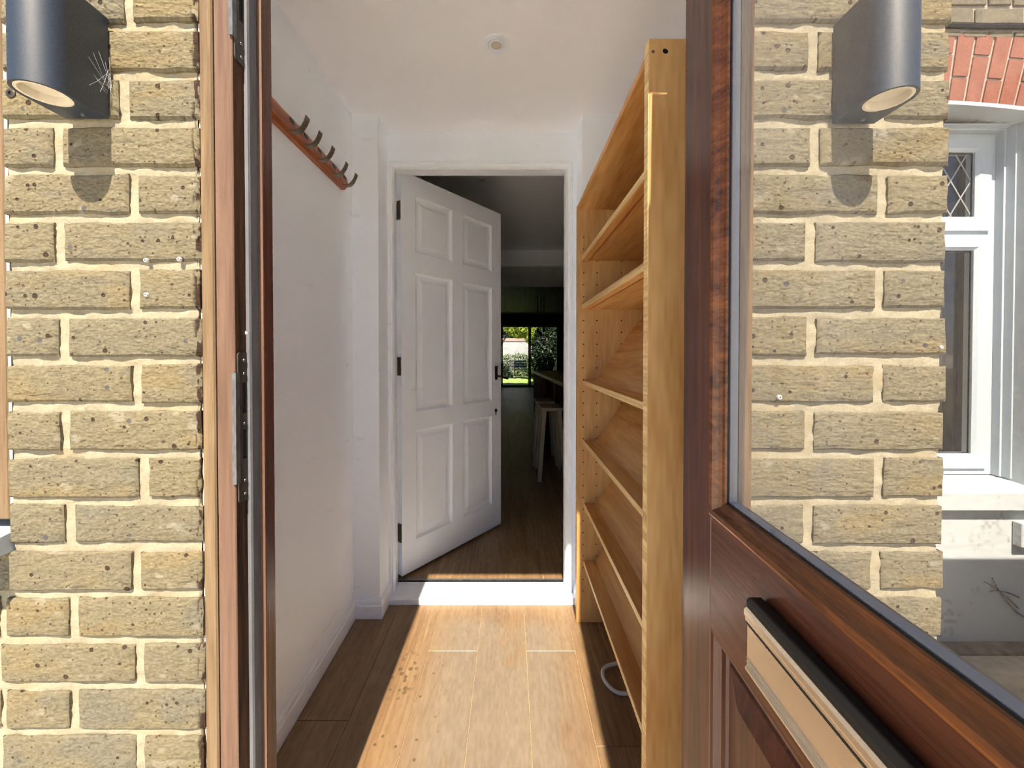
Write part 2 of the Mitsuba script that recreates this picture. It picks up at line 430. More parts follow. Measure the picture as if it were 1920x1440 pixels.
def lay(x0, x1, k):
    global nb
    nb += 1
    g = GAP + R.uniform(-.0012, .0012)
    m, uv = brick_mesh(x0, x1, .075 * k + g + R.uniform(-.0012, .0012), .075 * (k + 1) - g + R.uniform(-.0012, .0012), nb)
    add('brick', m, 'm_brick', 'wall_front', smooth=True, uv=uv)


for k in range(4, 30):
    p = X(left_p.get(k, 257 if k % 2 == 0 else 125))
    e = R.uniform(-.002, .002)
    lay(LX0 if k * .075 > .79 else (p - .222 if k % 2 == 0 else p - .108), p - .0085, k)
    if k * .075 < .79 and k % 2:
        lay(p - .333, p - .12, k)
    lay(p + .0075, LX1 + e, k)
    p = X(right_p.get(k, 1658 if k % 2 == 0 else 1529))
    lay(RX0 + R.uniform(-.002, .002), p - .0075, k)
    lay(p + .0085, RX1 + R.uniform(-.003, .002), k)
    if k >= 26:
        a = LX1 + .008 + (.1 if k % 2 else 0)
        if k % 2:
            lay(LX1 + .008, a - .012, k)
        while a < RX0 - .03:
            lay(a, min(a + .214, RX0 - .01), k)
            a += .2255

# the little wall plugs and screws that are left in the brickwork
def plug(px, py, r, name, bsdf, label, cat_, group=None):
    x, z = X(px), EYE + (664 - py) * PX
    m = lathe([(r, 0), (r, .003), (r * .75, .0042), (r * .36, .0042), (r * .34, .0008)], 14, 'y')
    m.apply_transform(trimesh.transformations.scale_matrix(-1, direction=[0, 1, 0])); m.invert()
    m.apply_translation((x, YB + .0012, z))
    tag(add(name, m, bsdf, smooth=40), label, cat_, group)


for px, py, w in ((283, 489, 'left one of the two white wall plugs side by side in the left brick pier'), (345, 487, 'right one of the two white wall plugs side by side in the left brick pier'), (283, 553, 'lone white wall plug below the pair in the left brick pier')):
    plug(px, py, .0036, 'wall_plug', 'm_plastic_white', w, 'wall plug', 'white plugs in the left brick pier')
plug(36, 180, .0075, 'wall_plug', 'm_steel_dark', 'dark grey plug with a hole below the foot of the left wall lamp', 'wall plug')
plug(1468, 745, .0042, 'wall_plug', 'm_plastic_white', 'round white filled plug in the brick seen through the door glass', 'wall plug')
plug(1769, 651, .0030, 'wall_plug', 'm_plastic_white', 'small white plug at the outer edge of the right brick pier', 'wall plug')

# plaster on the inside of the brickwork
add('plasterboard', cat(cbox(-.675, -.50, .7235, .735, 0, 2.15), cbox(.392, .57, .7235, .735, 0, 2.15), cbox(-.50, .392, .7235, .735, 1.96, 2.15)), 'm_wall', 'wall_front')

# ------------------------------------------------------------------ hall shell
add('wall_left', cbox(-.775, -.675, .723, 1.93, -.1, 2.20), 'm_wall')
tag('wall_left', 'plain white hall wall on the left with the coat rack', 'wall', kind=S)
add('wall_right', cat(cbox(.57, .60, .7235, 1.80, -.1, 2.2)), 'm_wall')
tag('wall_right', 'white hall wall behind the plywood shelves', 'wall', kind=S)
add('outer_face', cbox(.601, RX1 - .004, .724, 1.785, -.2, 2.26), 'm_sidewall', 'wall_right')
OPL, OPR, HEAD = -.562, .272, 2.016
wb = [prism([(-.6745, 1.675), (OPL, 1.675), (OPL, 1.93), (-.6745, 1.93)], 'z', 0, 2.16),
      prism([(OPR, 1.814), (.305, 1.814), (.305, 1.675), (.5695, 1.675), (.5695, 1.93), (OPR, 1.93)], 'z', 0, 2.16),
      cbox(OPL, OPR, 1.814, 1.93, HEAD, 2.16), cbox(-1.3, -.6745, 1.931, 1.99, 0, 2.5), cbox(.5695, .9, 1.931, 1.99, 0, 2.5), cbox(-.6745, .5695, 1.931, 1.99, 2.05, 2.5)]
add('wall_back', cat(*wb), 'm_wall')
tag('wall_back', 'white wall at the end of the hall around the inner doorway', 'wall', kind=S)
add('ceiling', cbox(-.776, .689, .7, 1.9, 2.152, 2.27), 'm_ceiling')
tag('ceiling', 'smooth white hall ceiling', 'ceiling', kind=S)


def plank(x0, x1, y0, y1, z, i, parent):
    m = cbox(x0 + .0006, x1 - .0006, y0 + .0006, y1 - .0006, z - .014, z, .0012)
    v = m.vertices
    uv = np.stack([10 * i + 3 + v[:, 0], v[:, 1]], 1)
    add('plank', m, 'm_floor', parent, uv=uv)


add('floor', cat(cbox(-.70, .66, .70, 1.90, -.1, -.003)), 'm_joint')
tag('floor', 'hall floor of worn oak planks with a sunlit patch', 'floor', kind=S)
XJ = [-.689 + .1875 * k for k in range(8)]
cut = {0: [1.2], 1: [.95], 2: [1.484], 3: [], 4: [1.484], 5: [1.12], 6: [1.3]}
np_ = 0
for k in range(7):
    ys = [.70] + cut[k] + [1.80]
    for a, b in zip(ys, ys[1:]):
        np_ += 1
        plank(XJ[k], min(XJ[k + 1], .615), a, b, 0.0, np_, 'floor')
add('floor', cat(cbox(-1.25, 2.3, 1.886, 13.2, -.1, .027)), 'm_joint')
tag('floor_001', 'oak plank floor of the dark room beyond the inner doorway', 'floor', kind=S)
for k in range(-3, 12):
    x0 = -.675 + .1875 * k + .09
    y = 1.888 - R.uniform(0, 1.5)
    while y < 13.1:
        y1 = y + R.choice([1.4, 1.9, 2.2])
        if x0 + .1875 < 2.28:
            np_ += 1
            plank(max(x0, -1.24), x0 + .1875, max(y, 1.888), min(y1, 13.1), .03, np_, 'floor_001')
        y = y1


def base_prof(run, axis, depth_dir, at):
    pass


# baseboards: plan outline offset, two steps with a chamfered top
def baseboard(name, pts, label, h=.078, t=.013):
    """pts: plan polyline along the wall face; the board stands to its right-hand side."""
    pts = np.array(pts, float)
    d = np.diff(pts, axis=0); d /= np.linalg.norm(d, axis=1, keepdims=True)
    nrm = np.stack([d[:, 1], -d[:, 0]], 1)
    offs = []
    for i in range(len(pts)):
        if i == 0: o = nrm[0]
        elif i == len(pts) - 1: o = nrm[-1]
        else:
            o = nrm[i - 1] + nrm[i]; o = o / (o @ nrm[i])
        offs.append(o)
    offs = np.array(offs)
    prof = [(0.0005, 0.001), (t, 0.001), (t, h - .022), (t - .003, h - .019), (t - .004, h - .004), (t - .008, h), (0.0005, h)]
    rings = [np.array([[*(p + o * w), z] for w, z in prof]) for p, o in zip(pts, offs)]
    add(name, loft(rings, caps=True), 'm_white')
    tag(name, label, 'baseboard', kind=S)


baseboard('baseboard_left', [(-.675, .737), (-.675, 1.675), (OPL, 1.675), (OPL, 1.797)], 'white baseboard along the left hall wall and round the pier')
baseboard('baseboard_right', [(.305, 1.797), (.305, 1.675), (.5695, 1.675)][0:3], 'white baseboard round the pier beside the plywood shelves')

# ------------------------------------------------------------------ inner door frame, threshold, inner door
k = thing('trim_2', 'white painted frame of the inner doorway', 'door frame', kind=S)
add('lining', cat(cbox(OPL, -.556, 1.8145, 1.93, .03, HEAD), cbox(.264, OPR, 1.8145, 1.93, .03, HEAD), cbox(-.556, .264, 1.8145, 1.93, HEAD - .008, HEAD)), 'm_white', k)
add('stop', cat(cbox(-.556, -.546, 1.83, 1.885, .03, HEAD - .008), cbox(.256, .264, 1.83, 1.885, .03, HEAD - .008), cbox(-.546, .256, 1.83, 1.885, HEAD - .018, HEAD - .008)), 'm_white', k)
arch = [(0, 1.814), (0, 1.800), (.010, 1.797), (.013, 1.800), (.020, 1.800), (.024, 1.806), (.027, 1.814)]


def arch_frame(x0, x1, zt):
    rings = []
    for d, w in arch + arch[:1]:
        rings.append(np.array([(x0 + d, w, .0302), (x0 + d, w, zt - d), (x1 - d, w, zt - d), (x1 - d, w, .0302)]))
    m = loft(rings, closed=False)
    return m


add('architrave', arch_frame(OPL + .0005, .284, 2.010), 'm_white', k)
k = thing('trim_3', 'white painted sill board sunlit across the inner doorway', 'threshold', kind=S)
pr = [(1.757, .001), (1.886, .001), (1.886, .031), (1.765, .031), (1.7595, .029), (1.757, .0245)]
add('board', prism(pr, 'x', OPL + .014, .2915), 'm_white', k)
add('draught_strip', cat(cbox(-.55, .262, 1.8865, 1.896, .0275, .0345)), 'm_black', k)
add('metal_strip', cat(cbox(-.55, .262, 1.8965, 1.909, .0303, .034, .0006)), 'm_steel', k)

# six-panel inner door, hinged on the left, opened into the far room
k = thing('door_2', 'white six panel inner door standing ajar', 'door', kind=S)
o2 = (-.53, 1.908, .045)
du2, dw2 = (.6154, .7882), (-.7882, .6154)
W2, H2, T2 = .762, 1.981, .035
rects = [(u0, v0, u1, v1) for u0, u1 in ((.086, .338), (.421, .673)) for v0, v1 in ((.152, .705), (.80, 1.50), (1.60, 1.885))]
leaf = prism(sbox(0, 0, W2, H2).difference(sbox(.086, .152, .338, .705)).difference(sbox(.421, .152, .673, .705)).difference(sbox(.086, .80, .338, 1.50)).difference(
    sbox(.421, .80, .673, 1.50)).difference(sbox(.086, 1.60, .338, 1.885)).difference(sbox(.421, 1.60, .673, 1.885)), 'y', 0, T2)
leaf = sub(leaf, cbox(.318, .328, -.01, .004, 1.965, 1.99))
add('leaf', put(leaf, o2, du2, dw2), 'm_white', k)
pp = [(-.0005, .0005), (.004, .0045), (.012, .0098), (.017, .0112), (.0172, .018), (-.0005, .018)]
for u0, v0, u1, v1 in rects:
    c = k + '__panel'
    flat = prism([(u0 + .0165, v0 + .0165), (u1 - .0165, v0 + .0165), (u1 - .0165, v1 - .0165), (u0 + .0165, v1 - .0165)], 'y', .0106, .024)
    rise = []
    for d, w in ((.0165, .0106), (.030, .0106), (.046, .0060)):
        rise.append(np.array([(u0 + d, w, v0 + d), (u1 - d, w, v0 + d), (u1 - d, w, v1 - d), (u0 + d, w, v1 - d)]))
    m = loft(rise)
    cap = trimesh.Trimesh(rise[-1], [[0, 1, 2], [0, 2, 3]], process=False)
    pk = add('panel', put(cat(flat, m, cap), o2, du2, dw2), 'm_white', k)
    add('moulding', put(mitre(u0, v0, u1, v1, pp), o2, du2, dw2), 'm_white', pk)
hk = add('handle', put(cat(cbox(.700, .722, -.007, -.0002, .93, 1.015, .0015), tube(spline([(.711, -.006, .952), (.711, -.028, .952), (.712, -.043, .950), (.722, -.048, .946), (.750, -.048, .940), (.775, -.046, .936)], 20), .0065, 10)), o2, du2, dw2), 'm_brass_dark', k, smooth=40, label='dark lever handle')
add('keyhole', put(cat(lathe([(.011, 0), (.011, -.003), (.008, -.0045), (.003, -.0045)], 16, 'y', (.711, 0, .735)), cbox(.709, .713, -.0042, -.0001, .708, .728)), o2, du2, dw2), 'm_brass_dark', k, label='dark escutcheon')
for z in (.21, 1.03, 1.79):
    a = put(cat(cbox(-.004, -.0006, .004, .034, z - .045, z + .045)), o2, du2, dw2)
    add('hinge', a, 'm_steel_dark', k)

# ------------------------------------------------------------------ entrance frame
k = thing('trim_1', 'weathered hardwood frame of the entrance with metal keeps', 'door frame', kind=S)
XL, XR = -.441, .326
ZT = 1.895


def jamb(sgn, xo):
    """sgn 1: left jamb (opening to its right); xo: x of the rebate's side."""
    q = lambda d, y: (xo - sgn * d, y)
    return Polygon([q(.0285, .628), q(.001, .628), q(0, .629), q(0, .682), q(-.0125, .682), q(-.0125, .708), q(.060, .708), q(.060, .640), q(.0285, .640)])


for sgn, xo in ((1, XL), (-1, XR)):
    face = Polygon([(xo - sgn * a, b) for a, b in ((.0285, .6275), (.002, .6275), (.0005, .6287), (.0005, .636), (.0285, .636))])
    j = jamb(sgn, xo).difference(face.buffer(.0002))
    add('jamb', prism(max(getattr(j, 'geoms', [j]), key=lambda g: g.area), 'z', 0, ZT + .03), 'm_rebate' if sgn > 0 else 'm_mahogany', k)
    add('front_face', prism(face, 'z', 0, ZT + .03), 'm_frame_pink', k, label='pinkish bleached wood')
    e = [(xo - sgn * a, b) for a, b in ((.030, .640), (.030, .6265), (.032, .624), (.0485, .624), (.050, .6255), (.050, .640))]
    add('cover_bead', prism(e, 'z', 0, ZT + .05), 'm_frame_pale', k, label='tan bleached wood')
    st = [(xo + sgn * a, b) for a, b in ((.0007, .6822), (.0095, .6822), (.0095, .7075), (.0007, .7075))]
    sl = [(xo + sgn * a, b) for a, b in ((.0004, .681), (.0004, .655), (.002, .6515), (.0072, .6520), (.0085, .656), (.0070, .662), (.004, .6815))]
    add('seal', prism(sl, 'z', .03, ZT), 'm_seal', k, label='grey rubber seal')
    gap = [(xo - sgn * .0505, .640), (xo - sgn * .0505, .6305), (xo - sgn * .0545, .6285), (xo - sgn * .0545, .640)]
    add('sealant', prism(gap, 'z', 0, 1.95), 'm_sealant', k, label='pale grey sealant')
hp = Polygon([(.628, ZT + .0285), (.628, ZT), (.682, ZT), (.682, ZT - .010), (.708, ZT - .010), (.708, ZT + .05), (.628, ZT + .05)])
add('head', prism(hp, 'x', XL - .049, XR + .049), 'm_mahogany', k)
add('inner_strip', cat(cbox(XL + .0127, XL + .0133, .6825, .7078, 0, ZT - .012)), 'm_mahogany', k, label='reddish brown stop')
add('stop_edge', cat(cbox(XL + .001, XL + .0129, .6805, .6819, 0, ZT - .012)), 'm_frame_pink', k)


def keep(z0, parent):
    """A long metal lock keep on the rebate: plate with two slots, a bent lip over the frame's edge, round-ended tabs, screws."""
    x = XL + .0006
    h = .245
    plate = prism(sbox(.6305, z0, .6560, z0 + h).buffer(-.006).buffer(.006), 'x', x, x + .0022)
    plate = sub(plate, cbox(x - .01, x + .01, .640, .650, z0 + .070, z0 + .118), cbox(x - .01, x + .01, .640, .650, z0 + .145, z0 + .195))
    pk = add('strike_plate', plate, 'm_steel_dark', parent, label='metal lock keep with two slots')
    lip = prism([(x + .0024, .6245), (x + .0024, .634), (x + .0004, .634), (x + .0004, .6262), (x - .004, .6262), (x - .004, .6245)], 'z', z0 + .033, z0 + .212)
    add('lip', lip, 'm_steel', pk, label='bright bent lip')
    add('slot', cat(cbox(x - .0004, x, .6395, .6505, z0 + .069, z0 + .119), cbox(x - .0004, x, .6395, .6505, z0 + .144, z0 + .196)), 'm_black', pk)
    for dz in (.012, .034, .128, .210, .232):
        add('screw', lathe([(.0030, 0), (.0026, .0012), (.0006, .0012)], 10, 'x', (x + .0022, .645, z0 + dz)), 'm_steel', pk, smooth=40)


keep(.893, k)
keep(1.606, k)
add('catch', cat(lathe([(.0042, 0), (.0042, .004), (.002, .005)], 12, 'x', (XL + .0003, .655, 1.170))), 'm_plastic_white', k, smooth=40)

# ------------------------------------------------------------------ front door leaf, open outwards on the right
k = thing('door_1', 'mahogany half glazed front door swung open to the right', 'door', kind=S)
ang = math.radians(2.4)
o1 = (.2823, .634, 0.02)
du1, dw1 = (-math.sin(ang), -math.cos(ang)), (math.cos(ang), -math.sin(ang))
P1 = lambda m: put(m, o1, du1, dw1)
W1, H1, T1, ST = .765, 1.868, .044, .092
Z1, Z2, Z3, Z4 = .22, .733, .893, 1.775       # bottom rail top, lock rail bottom and top, top rail bottom (above the leaf's foot)
for u in ((0, ST), (W1 - ST, W1)):
    add('stile', P1(cbox(u[0], u[1], 0, T1, 0, H1, .0018)), 'm_mahogany', k)
for v in ((0, Z1), (Z2, Z3), (Z4, H1)):
    add('rail', P1(cbox(ST + .0002, W1 - ST - .0002, .0004, T1 - .0004, v[0], v[1], .0010)), 'm_mahogany_rail', k)
bead = [(0.0003, -.003), (.004, -.0045), (.009, -.003), (.0135, .003), (.0185, .0062), (.0230, .0072), (.0240, .0100), (0.0003, .0100)]
add('glazing_bead', P1(mitre(ST, Z3, W1 - ST, Z4, bead)), 'm_bead', k, label='golden brown moulding')
bead2 = [(a, T1 - b * 1.9) for a, b in bead]
add('glazing_bead', P1(mitre(ST, Z3, W1 - ST, Z4, bead2)), 'm_frame_pale', k, label='pale weathered outer moulding')
gl = []
pane = trimesh.Trimesh([(ST + .004, 0, Z3 + .004), (W1 - ST - .004, 0, Z3 + .004), (W1 - ST - .004, 0, Z4 - .004), (ST + .004, 0, Z4 - .004)], [[0, 1, 2], [0, 2, 3]], process=False)
for w in (.0115, .0235):
    p = pane.copy(); p.apply_translation((0, w, 0))
    add('pane', P1(p), 'm_glass', k)
spc = [(.008, .0128), (.0268, .0128), (.0268, .0222), (.008, .0222)]
add('spacer', P1(mitre(ST, Z3, W1 - ST, Z4, spc)), 'm_spacer', k, label='grey spacer bar')
gk = [(.0230, .0101), (.0250, .0101), (.0250, .0113), (.0230, .0113)]
add('gasket', P1(mitre(ST, Z3, W1 - ST, Z4, gk)), 'm_black', k, label='black gasket')
pm = [(.0003, .001), (.006, .002), (.010, .006), (.013, .010), (.020, .012), (.022, .016), (.022, .022), (.0003, .022)]
mid = W1 / 2
for u0, u1 in ((ST, mid - .045), (mid + .045, W1 - ST)):
    f1 = prism([(u0 + .002, Z1 + .002), (u1 - .002, Z1 + .002), (u1 - .002, Z2 - .002), (u0 + .002, Z2 - .002)], 'y', .0165, .030)
    rr = [np.array([(u0 + d, w, Z1 + d), (u1 - d, w, Z1 + d), (u1 - d, w, Z2 - d), (u0 + d, w, Z2 - d)]) for d, w in ((.026, .0165), (.030, .0130), (.060, .006))]
    pk = add('lower_panel', P1(cat(f1, loft(rr), trimesh.Trimesh(rr[-1], [[0, 1, 2], [0, 2, 3]], process=False))), 'm_mahogany', k)
    add('moulding', P1(mitre(u0, Z1, u1, Z2, pm)), 'm_mahogany', pk)
add('muntin', P1(cbox(mid - .045, mid + .045, .0005, T1 - .0005, Z1, Z2, .001)), 'm_mahogany', k)
# letter plate: black hood above a champagne flap
L0, L1, zb = .2125, .545, -.015
lk = add('letter_plate', P1(cat(cbox(L0, L1, -.0185, -.0003, .836 + zb, .868 + zb, .003), cbox(L0 + .004, L1 - .004, -.008, -.0003, .785 + zb, .836 + zb), )), 'm_black', k, label='black letter plate with a champagne flap')
fp = [(-.0190, .858), (-.0215, .8555), (-.0215, .8500), (-.0200, .8470), (-.0200, .8440), (-.0178, .8425), (-.0178, .8040), (-.0192, .8030), (-.0178, .8018), (-.0178, .7995), (-.0192, .7985), (-.0178, .7970), (-.0178, .7950), (-.0200, .7930), (-.0200, .7905), (-.0120, .7890), (-.0085, .7890), (-.0150, .7960), (-.0150, .858)]
add('flap', P1(prism([(w, z + zb) for w, z in fp], 'x', L0 + .0035, L1 - .0035)), 'm_champagne', lk, label='champagne coloured metal flap')
for z in (.22, 1.0, 1.66):
    add('hinge', P1(cat(tube([(-.0035, T1 + .002, z - .05), (-.0035, T1 + .002, z + .05)], .0055, 10), cbox(-.003, -.0004, .010, T1, z - .05, z + .05))), 'm_steel', k, smooth=40)

# ------------------------------------------------------------------ outside wall lamps
def wall_lamp(px0, px1, zb, ztop, label):
    x0, x1 = X(px0), X(px1)
    k = thing('wall_lamp', label, 'wall lamp', 'up and down lamps beside the entrance')
    c, r, yc = (x0 + x1) / 2, (x1 - x0) / 2, YB - .0025 - .056
    th = np.linspace(0, PI, 40)
    out = [(x1, YB - .0025)] + [(c + r * math.cos(a), yc - r * math.sin(a)) for a in th] + [(x0, YB - .0025)]
    hole = Point(c, yc - .001).buffer(r - .0045, 32)
    add('body', prism(Polygon(out).difference(hole), 'z', zb, ztop), 'm_lamp', k, smooth=35)
    ring = Point(c, yc - .001).buffer(r - .0048, 32).difference(Point(c, yc - .001).buffer(r - .0085, 32))
    add('rim', prism(ring, 'z', zb + .0005, zb + .045), 'm_lamp_inside', k, smooth=35, label='cream inner tube')
    add('lens', lathe([(r - .0088, zb + .012), (r - .0088, zb + .015)], 32, 'z', (c, yc - .001, 0)), 'm_lamp_inside', k)
    add('lens', lathe([(r - .0050, ztop - .015), (r - .0050, ztop - .012)], 32, 'z', (c, yc - .001, 0)), 'm_lamp_inside', k)
    add('bracket', cbox(x0 + .008, x1 - .008, YB - .0023, YB + .004, zb + .004, ztop - .004), 'm_black', k)
    add('screw', lathe([(.003, 0), (.003, -.002), (.001, -.003)], 10, 'z', (c + .006, YB - .014, zb)), 'm_steel', k, smooth=40)
    return k


wall_lamp(140, 219, EYE + (664 - 228) * PX, EYE + (664 - 44) * PX, 'charcoal half round wall lamp on the brick pier left of the entrance')
wx1, zb_ = X(219), EYE + (664 - 228) * PX
cw = random.Random(4)
cob = []
for i in range(16):
    a = np.array([wx1 + .0008 + cw.uniform(0, .003), YB - cw.uniform(.0, .035), zb_ + cw.uniform(.03, .10)])
    b = np.array([wx1 + .0008 + cw.uniform(0, .006), YB - cw.uniform(-.001, .008), zb_ + cw.uniform(.035, .075)])
    cob.append(tube([a, (a + b) / 2 + np.array([0, 0, -.002]), b], .00022, 4))
tag(add('cobweb', cat(*cob), 'm_plastic_white'), 'wispy white cobweb on the side of the left wall lamp', 'cobweb', kind='stuff')
wall_lamp(1560, 1637, EYE + (664 - 237) * PX, EYE + (664 - 58) * PX, 'charcoal half round wall lamp seen through the glass of the front door')

# ------------------------------------------------------------------ coat rack
k = thing('coat_rack', 'reddish wooden coat rack with curved metal hooks on the left hall wall', 'coat rack')
zc = EYE + .686
prof = [(-.6748, zc - .031), (-.660, zc - .031), (-.652, zc - .022), (-.648, zc - .004), (-.651, zc + .014), (-.660, zc + .027), (-.668, zc + .031), (-.6748, zc + .031)]
rail = prism(prof, 'y', .86, 1.572)
add('rail', rail, 'm_coat_wood', k, smooth=25)
for y in (1.175, 1.255, 1.345, 1.455, 1.545):
    path = spline([(-.656, zc - .020), (-.641, zc - .027), (-.624, zc - .020), (-.610, zc - .001), (-.603, zc + .019)], 16)
    d = np.gradient(path, axis=0); d /= np.linalg.norm(d, axis=1, keepdims=True)
    nn = np.stack([-d[:, 1], d[:, 0]], 1) * .0018
    rings = [np.array([(p[0] + s[0], y - .010 + .0, p[1] + s[1]) if a == 0 else (p[0] + s[0], y + .010, p[1] + s[1]) for a, s in ((0, n_), (1, n_), (1, -n_), (0, -n_))]) for p, n_ in zip(path, nn)]
    up = spline([(-.6505, zc - .012), (-.6465, zc + .004), (-.6495, zc + .018)], 8)
    hk = add('hook', loft(rings, caps=True), 'm_bronze', k, smooth=40, label='curved metal hook')
    add('slot', cat(prism([(-.6520, zc + .000), (-.6474, zc + .000), (-.6492, zc + .014), (-.654, zc + .014)], 'y', y - .011, y + .011)), 'm_brass_dark', hk)

# ------------------------------------------------------------------ ceiling lights
def downlight(x, y, z, r, label):
    k = thing('ceiling_light', label, 'ceiling light')
    add('ring', lathe([(r, z - .0002), (r, z - .002), (r * .97, z - .004), (r * .66, z - .0052), (r * .62, z - .003), (r * .60, z - .0002)], 40, 'z', (x, y, 0)), 'm_white', k, smooth=30)
    add('gimbal', lathe([(r * .585, z - .0015), (r * .585, z - .0062), (r * .46, z - .0070), (r * .45, z - .0040)], 32, 'z', (x, y, 0)), 'm_white', k, smooth=30)
    add('lens', lathe([(r * .445, z - .0020), (r * .445, z - .0048), (r * .3, z - .0056)], 24, 'z', (x, y, 0)), 'm_lamp_inside', k, smooth=30, label='yellowish glass')


downlight(-.046, 1.298, 2.152, .042, 'white round recessed downlight in the hall ceiling')
downlight(-.21, 2.93, 2.43, .045, 'small dark looking downlight in the ceiling beyond the inner doorway')

# ------------------------------------------------------------------ plywood shelf unit
k = thing('shelf_unit', 'tall plywood shelf unit with sloping display shelves at the right hall wall', 'shelf unit')
SX, SXB, YN0, YN1, YF0, YF1, ZS = .2788, .553, .795, .8195, 1.642, 1.664, 1.768
near = cbox(SX, SXB, YN0, YN1, .001, ZS, .0006)
add('side_panel', sub(near, lathe([(.006, YN0 - .01), (.006, YN0 + .006)], 14, 'y', (.312, 0, 1.744))), 'm_ply', k)
holes, shade_discs = [], []
for i in range(31):
    for x in (.306, .362, .465):
        if x < .40 or i > 12:
            shade_discs.append(lathe([(.0031, YF0 + .0025), (.0031, YF0 + .0045)], 6, 'y', (x, 0, .135 + .032 * 1.55 * i)))
            holes.append(lathe([(.0032, YF0 - .004), (.0032, YF0 + .017)], 6, 'y', (x, 0, .135 + .032 * 1.55 * i)))
far = cbox(SX, SXB, YF0, YF1, .001, ZS - .012, .0006)
add('side_panel', sub(far, *[h for h in holes]), 'm_ply', k)
ck = add('peg_hole_shade', cat(*shade_discs), 'm_black', k)  # black discs paint the shade inside the drilled peg holes
labels[ck] = {'kind': 'stuff', 'label': 'rows of black discs that put shade into the peg holes'}
add('edge_strip', cbox(SX - .0015, SX - .0001, YN0 + .001, YN1 - .001, .001, ZS), 'm_ply_edge', k, label='pale plywood edge')
add('keyhole', lathe([(.0055, YN0 + .002), (.0055, YN0 + .0055)], 14, 'y', (.312, 0, 1.744)), 'm_black', k)
add('screw', lathe([(.0035, YN0 + .0002), (.003, YN0 - .0012)], 12, 'y', (.2865, 0, 1.742)), 'm_bronze', k)
add('top_board', cbox(SX + .002, SXB, YN1 + .0002, YF0 - .0002, 1.737, 1.755, .0005), 'm_ply_long', k)
add('back_panel', cbox(SXB + .0003, SXB + .007, YN0, YF1, .25, 1.755), 'm_ply', k)
for z in (1.524, 1.321):
    b = sub(cbox(.2995, SXB - .001, YN1 + .0004, YF0 - .0004, z, z + .0185, .0005), cbox(.322, .332, .7, 1.7, z - .01, z + .006))
    sk = add('shelf', b, 'm_ply_long', k)
    add('groove_strip', cbox(.3225, .3315, YN1 + .001, YF0 - .001, z + .0012, z + .0058), 'm_coat_wood', sk, label='dark reddish groove')
    add('front_edge', cbox(.2975, .2994, YN1 + .001, YF0 - .001, z + .0005, z + .018), 'm_ply_edge', sk, label='pale layered edge')
for z, x0 in ((1.022, .3075), (.770, .3095), (.505, .3115), (.262, .3095)):
    sk = add('ledge', cbox(x0, .372, YN1 + .0004, YF0 - .0004, z - .0155, z + .0025, .0005), 'm_ply_long', k)
    add('front_edge', cbox(x0 - .0019, x0 - .0001, YN1 + .001, YF0 - .001, z - .015, z + .002), 'm_ply_edge', sk, label='pale layered edge')
    sl = [(.358, z + .0028), (.369, z + .0028), (.5400, z + .243), (.529, z + .243)]
    add('sloping_back', prism(sl, 'y', YN1 + .0006, YF0 - .0006), 'm_ply_long', k)

tag(add('cable', tube(spline([(.50, 1.30, 1.318), (.485, 1.37, 1.30), (.495, 1.44, 1.265), (.525, 1.47, 1.235), (.535, 1.475, 1.20)], 24), .0016, 8), 'm_plastic_white', smooth=40), 'thin pale wire hanging below the second shelf', 'cable')
tag(add('cable', tube(spline([(.42, 1.42, .010), (.37, 1.405, .012), (.335, 1.385, .014), (.322, 1.345, .014), (.340, 1.300, .012), (.375, 1.285, .010), (.43, 1.29, .009)], 40), .0062, 12), 'm_plastic_white', smooth=40), 'white cable looped on the floor under the lowest shelf', 'cable')

# ------------------------------------------------------------------ far room
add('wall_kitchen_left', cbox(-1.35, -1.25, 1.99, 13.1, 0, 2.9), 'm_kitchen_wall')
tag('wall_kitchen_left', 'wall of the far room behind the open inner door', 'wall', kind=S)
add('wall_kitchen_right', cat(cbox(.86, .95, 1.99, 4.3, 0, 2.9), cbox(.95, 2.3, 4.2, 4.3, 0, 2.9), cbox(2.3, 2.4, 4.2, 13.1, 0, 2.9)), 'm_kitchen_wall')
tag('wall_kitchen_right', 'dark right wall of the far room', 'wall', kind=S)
add('ceiling', cat(cbox(-1.35, 2.4, 1.99, 4.9, 2.43, 2.9), cbox(-1.35, 2.4, 4.9, 6.4, 2.23, 2.9)), 'm_ceiling')
tag('ceiling_001', 'shaded ceiling with a dropped band in the far room', 'ceiling', kind=S)
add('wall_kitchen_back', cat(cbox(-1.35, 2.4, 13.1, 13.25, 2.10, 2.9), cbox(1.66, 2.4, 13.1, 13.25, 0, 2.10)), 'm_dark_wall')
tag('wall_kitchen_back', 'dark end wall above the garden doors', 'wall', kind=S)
add('far_ceiling_part', cbox(-1.35, 2.4, 6.4, 13.2, 2.455, 2.9), 'm_dark_ceiling', 'ceiling_001', label='dark brown far part')  # far part of the ceiling, coloured dark brown
k = thing('door_3', 'dark framed glazed garden doors at the end of the far room', 'door', kind=S)
fr = []
for a, b in ((-1.25, -.30), (-.30, .645), (.645, 1.60)):
    pk = add('leaf_frame', mitre(a + .002, .05, b - .002, 2.085, [(0, 13.11), (.045, 13.11), (.045, 13.16), (0, 13.16)]), 'm_alu_dark', k)
    add('pane', trimesh.Trimesh([(a + .04, 13.135, .09), (b - .04, 13.135, .09), (b - .04, 13.135, 2.045), (a + .04, 13.135, 2.045)], [[0, 1, 2], [0, 2, 3]], process=False), 'm_glass', pk)
add('track', cat(cbox(-1.25, 1.66, 13.09, 13.2, .0, .048), cbox(-1.25, 1.66, 13.09, 13.2, 2.088, 2.10), cbox(1.601, 1.66, 13.09, 13.2, .048, 2.088)), 'm_alu_dark', k)

